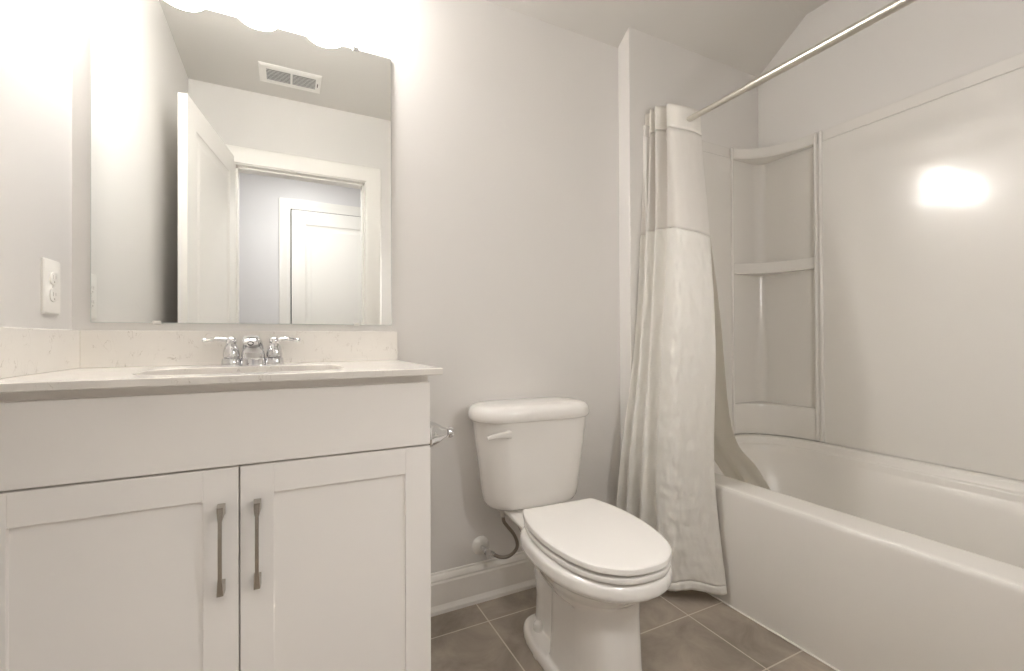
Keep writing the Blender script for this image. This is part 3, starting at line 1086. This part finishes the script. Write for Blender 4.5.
def curtain_point(i, z):
    key = COLS[i]
    for a in range(len(key) - 1):
        if key[a].z >= z >= key[a + 1].z or a == len(key) - 2:
            t = (key[a].z - z) / (key[a].z - key[a + 1].z)
            p0 = key[max(a - 1, 0)]
            p3 = key[min(a + 2, len(key) - 1)]
            p1, p2 = key[a], key[a + 1]
            # monotone blend: linear mixed with smooth tangents
            m1 = (p2 - p0) / max(p0.z - p2.z, 1e-6) * (p1.z - p2.z) * (1 if a else .5)
            m2 = (p3 - p1) / max(p1.z - p3.z, 1e-6) * (p1.z - p2.z)
            h = (2 * t ** 3 - 3 * t * t + 1) * p1 + (t ** 3 - 2 * t * t + t) * m1 + (-2 * t ** 3 + 3 * t * t) * p2 + (t ** 3 - t * t) * m2
            return Vector((h.x, h.y, z))
    return key[0].copy()


def curtain_part(name, f0, f1, nz, m, wrinkle, parent, th=.0009):
    """f0,f1: (offset below top, or absolute z) as functions of the column"""
    bm = bmesh.new()
    grid = []
    for j in range(nz + 1):
        row = []
        for i in range(len(COLS)):
            za, zb = f0(i), f1(i)
            z = za + (zb - za) * j / nz
            p = curtain_point(i, z)
            d = wrinkle * (noise.fractal(Vector((i * .16, p.z * 13, 3.1)), 1, 2.1, 4) * .6 + noise.noise(Vector((i * .07, p.z * 34, 8.2))) * .4)
            dd = Vector((-.78, -.62, 0)) * d * (.8 + 1.1 * math.exp(-((i - 80) / 9) ** 2))
            row.append(bm.verts.new(p + dd))
        grid.append(row)
    for a, b in zip(grid[:-1], grid[1:]):
        for i in range(len(a) - 1):
            bm.faces.new((a[i], a[i + 1], b[i + 1], b[i]))
    o = link(name, bm, m, parent, True, angle=180)
    sd = o.modifiers.new('thickness', 'SOLIDIFY')
    sd.thickness = th
    sd.offset = 0
    return o


cu = thing('shower_curtain', 'white fabric shower curtain with sheer upper band gathered at the rod end', 'curtain', (1.30, 1.28, 0))
TZ = lambda i: COLS[i][0].z
curtain_part('header', lambda i: TZ(i), lambda i: TZ(i) - .098, 8, M_HEAD, .0015, cu, .0016)
curtain_part('sheer_panel', lambda i: TZ(i) - .0985, lambda i: TZ(i) - .514, 30, M_SHEER, .0015, cu, .0006)
curtain_part('fabric_panel', lambda i: TZ(i) - .5145, lambda i: COLS[i][4].z + .030, 150, M_CLOTH, .0085, cu)
curtain_part('hem', lambda i: COLS[i][4].z + .0300, lambda i: COLS[i][4].z, 3, M_CLOTH, .0085, cu, .0012)

# liner hanging inside the tub
LT = [(1.455, 1.41), (1.430, 1.385), (1.462, 1.355), (1.432, 1.325), (1.465, 1.295), (1.455, 1.268)]
L1 = [(1.49, 1.40), (1.475, 1.37), (1.49, 1.34), (1.475, 1.30), (1.485, 1.25), (1.478, 1.187)]
L2 = [(1.555, 1.385), (1.54, 1.345), (1.552, 1.31), (1.532, 1.265), (1.535, 1.215), (1.52, 1.165)]
L3 = [(1.60, 1.33), (1.585, 1.29), (1.60, 1.25), (1.575, 1.20), (1.58, 1.15), (1.562, 1.085)]
L4 = [(1.64, 1.22), (1.625, 1.19), (1.645, 1.15), (1.61, 1.11), (1.625, 1.06), (1.60, 1.00)]
lz = [1.745, 1.09, .60, .45, .29]
li = thing('shower_liner', 'frosted white shower liner hanging inside the bathtub behind the curtain', 'liner', (1.52, 1.25, .3))
bm = bmesh.new()
cc = [catmull([(x, y, z) for x, y in c], 8) for c, z in zip((LT, L1, L2, L3, L4), lz)]
grid = []
for i in range(len(cc[0])):
    grid.append(catmull([c[i] for c in cc], 14))
vr = [[bm.verts.new(p) for p in col] for col in grid]
for a, b in zip(vr[:-1], vr[1:]):
    for j in range(len(a) - 1):
        bm.faces.new((a[j], b[j], b[j + 1], a[j + 1]))
o = link('sheet', bm, M_LINER, li, True, angle=180)
sd = o.modifiers.new('thickness', 'SOLIDIFY')
sd.thickness = .0006
bm = bmesh.new()
for k in range(0, 41, 8):
    p = cc[0][k]
    n = 20
    rg = []
    for a in range(n + 1):
        t = 2 * PI * a / n
        rg.append(Vector((1.4 + .055 * math.cos(t) * .55 + .014, p.y, zrod - .022 + .040 * math.sin(t))))
    tube(bm, rg, .0018, n=8)
    bm2 = None
link('ring', bm, M_PLASTIC, li, True)

# ------------------------------------------------------------------ ceiling register, added fill lamps
vx0, vx1, vy0, vy1 = -.130, .178, .140, .336
ve = thing('ceiling_vent', 'white louvred air register on the ceiling reflected in the mirror', 'vent', (.024, .238, ZC))
bm = bmesh.new()
ix0, ix1, iy0, iy1 = -.095, .150, .176, .302
rect = lambda a, b, c, d, z: [Vector((a, c, z)), Vector((b, c, z)), Vector((b, d, z)), Vector((a, d, z))]
loft(bm, [rect(vx0, vx1, vy0, vy1, ZC - .0003), rect(vx0, vx1, vy0, vy1, ZC - .003), rect(vx0 + .012, vx1 - .012, vy0 + .012, vy1 - .012, ZC - .009),
          rect(ix0, ix1, iy0, iy1, ZC - .009), rect(ix0, ix1, iy0, iy1, ZC - .0006)], False, False)
box(bm, .0225, .0325, iy0, iy1, ZC - .009, ZC - .001)
link('frame', bm, M_TRIM, ve)
link('damper', B((ix0, ix1, iy0, iy1, ZC - .0014, ZC - .0006)), M_VENTDARK, ve)  # dark sheet, coloured as the shaded duct behind the louvers
for k in range(9):
    y = iy0 + .007 + k * .014
    for a, b in ((ix0, .0225), (.0325, ix1)):
        bm = bmesh.new()
        loft(bm, [[Vector((x, y - .0006, ZC - .0080)), Vector((x, y + .0006, ZC - .0080)), Vector((x, y + .0009, ZC - .0064)), Vector((x, y - .0003, ZC - .0064))] for x in (a, b)])
        link('louver', bm, M_TRIM, ve)
link('damper_lever', B((.158, .162, .225, .255, ZC - .014, ZC - .009)), M_DARK, ve)

dk = thing('hall_fill_light', 'small round fill light added in the hallway ceiling outside the door', 'lamp', (.12, -.52, ZC))  # unseen lamp added to throw light through the doorway onto the vanity
bm = bmesh.new()
lathe(bm, [(.112, .0003), (.112, .004), (.098, .008), (.094, .008)], (.12, -.52, ZC), (0, 0, -1), 40)
link('trim_ring', bm, M_TRIM, dk, True)
bm = bmesh.new()
lathe(bm, [(.093, .004), (.093, .007), (.085, .0085), (0, .009)], (.12, -.52, ZC), (0, 0, -1), 40)
link('lens', bm, M_DGLOW, dk, True)

WX, WZ = .97, 1.15
wl = thing('wall_fill_light', 'white half cylinder fill light added beside the bathroom door', 'lamp', (WX, YR, WZ))  # unseen lamp added to lift the vanity front and lower walls
bm = bmesh.new()
loft(bm, [[Vector((p.x, y, p.y)) for p in rrect(WX - .07 + i, WX + .07 - i, WZ - .02 + i, WZ + .30 - i, .012, 0)] for y, i in ((YR + .0003, 0), (YR + .010, 0), (YR + .014, .004))])
link('back_plate', bm, M_NICKEL, wl, True)
bm = bmesh.new()
rings = []
for z, k in ((WZ, .80), (WZ + .004, .96), (WZ + .012, 1), (WZ + .268, 1), (WZ + .276, .96), (WZ + .28, .80)):
    rings.append([Vector((WX + .06 * k * math.cos(PI * a / 16), YR + .0145 + .085 * k * math.sin(PI * a / 16), z)) for a in range(17)])
loft(bm, rings)
link('lamp_shade', bm, M_WGLOW, wl, True, angle=60)

for o in bpy.data.objects:
    if '_org' in o:
        del o['_org']
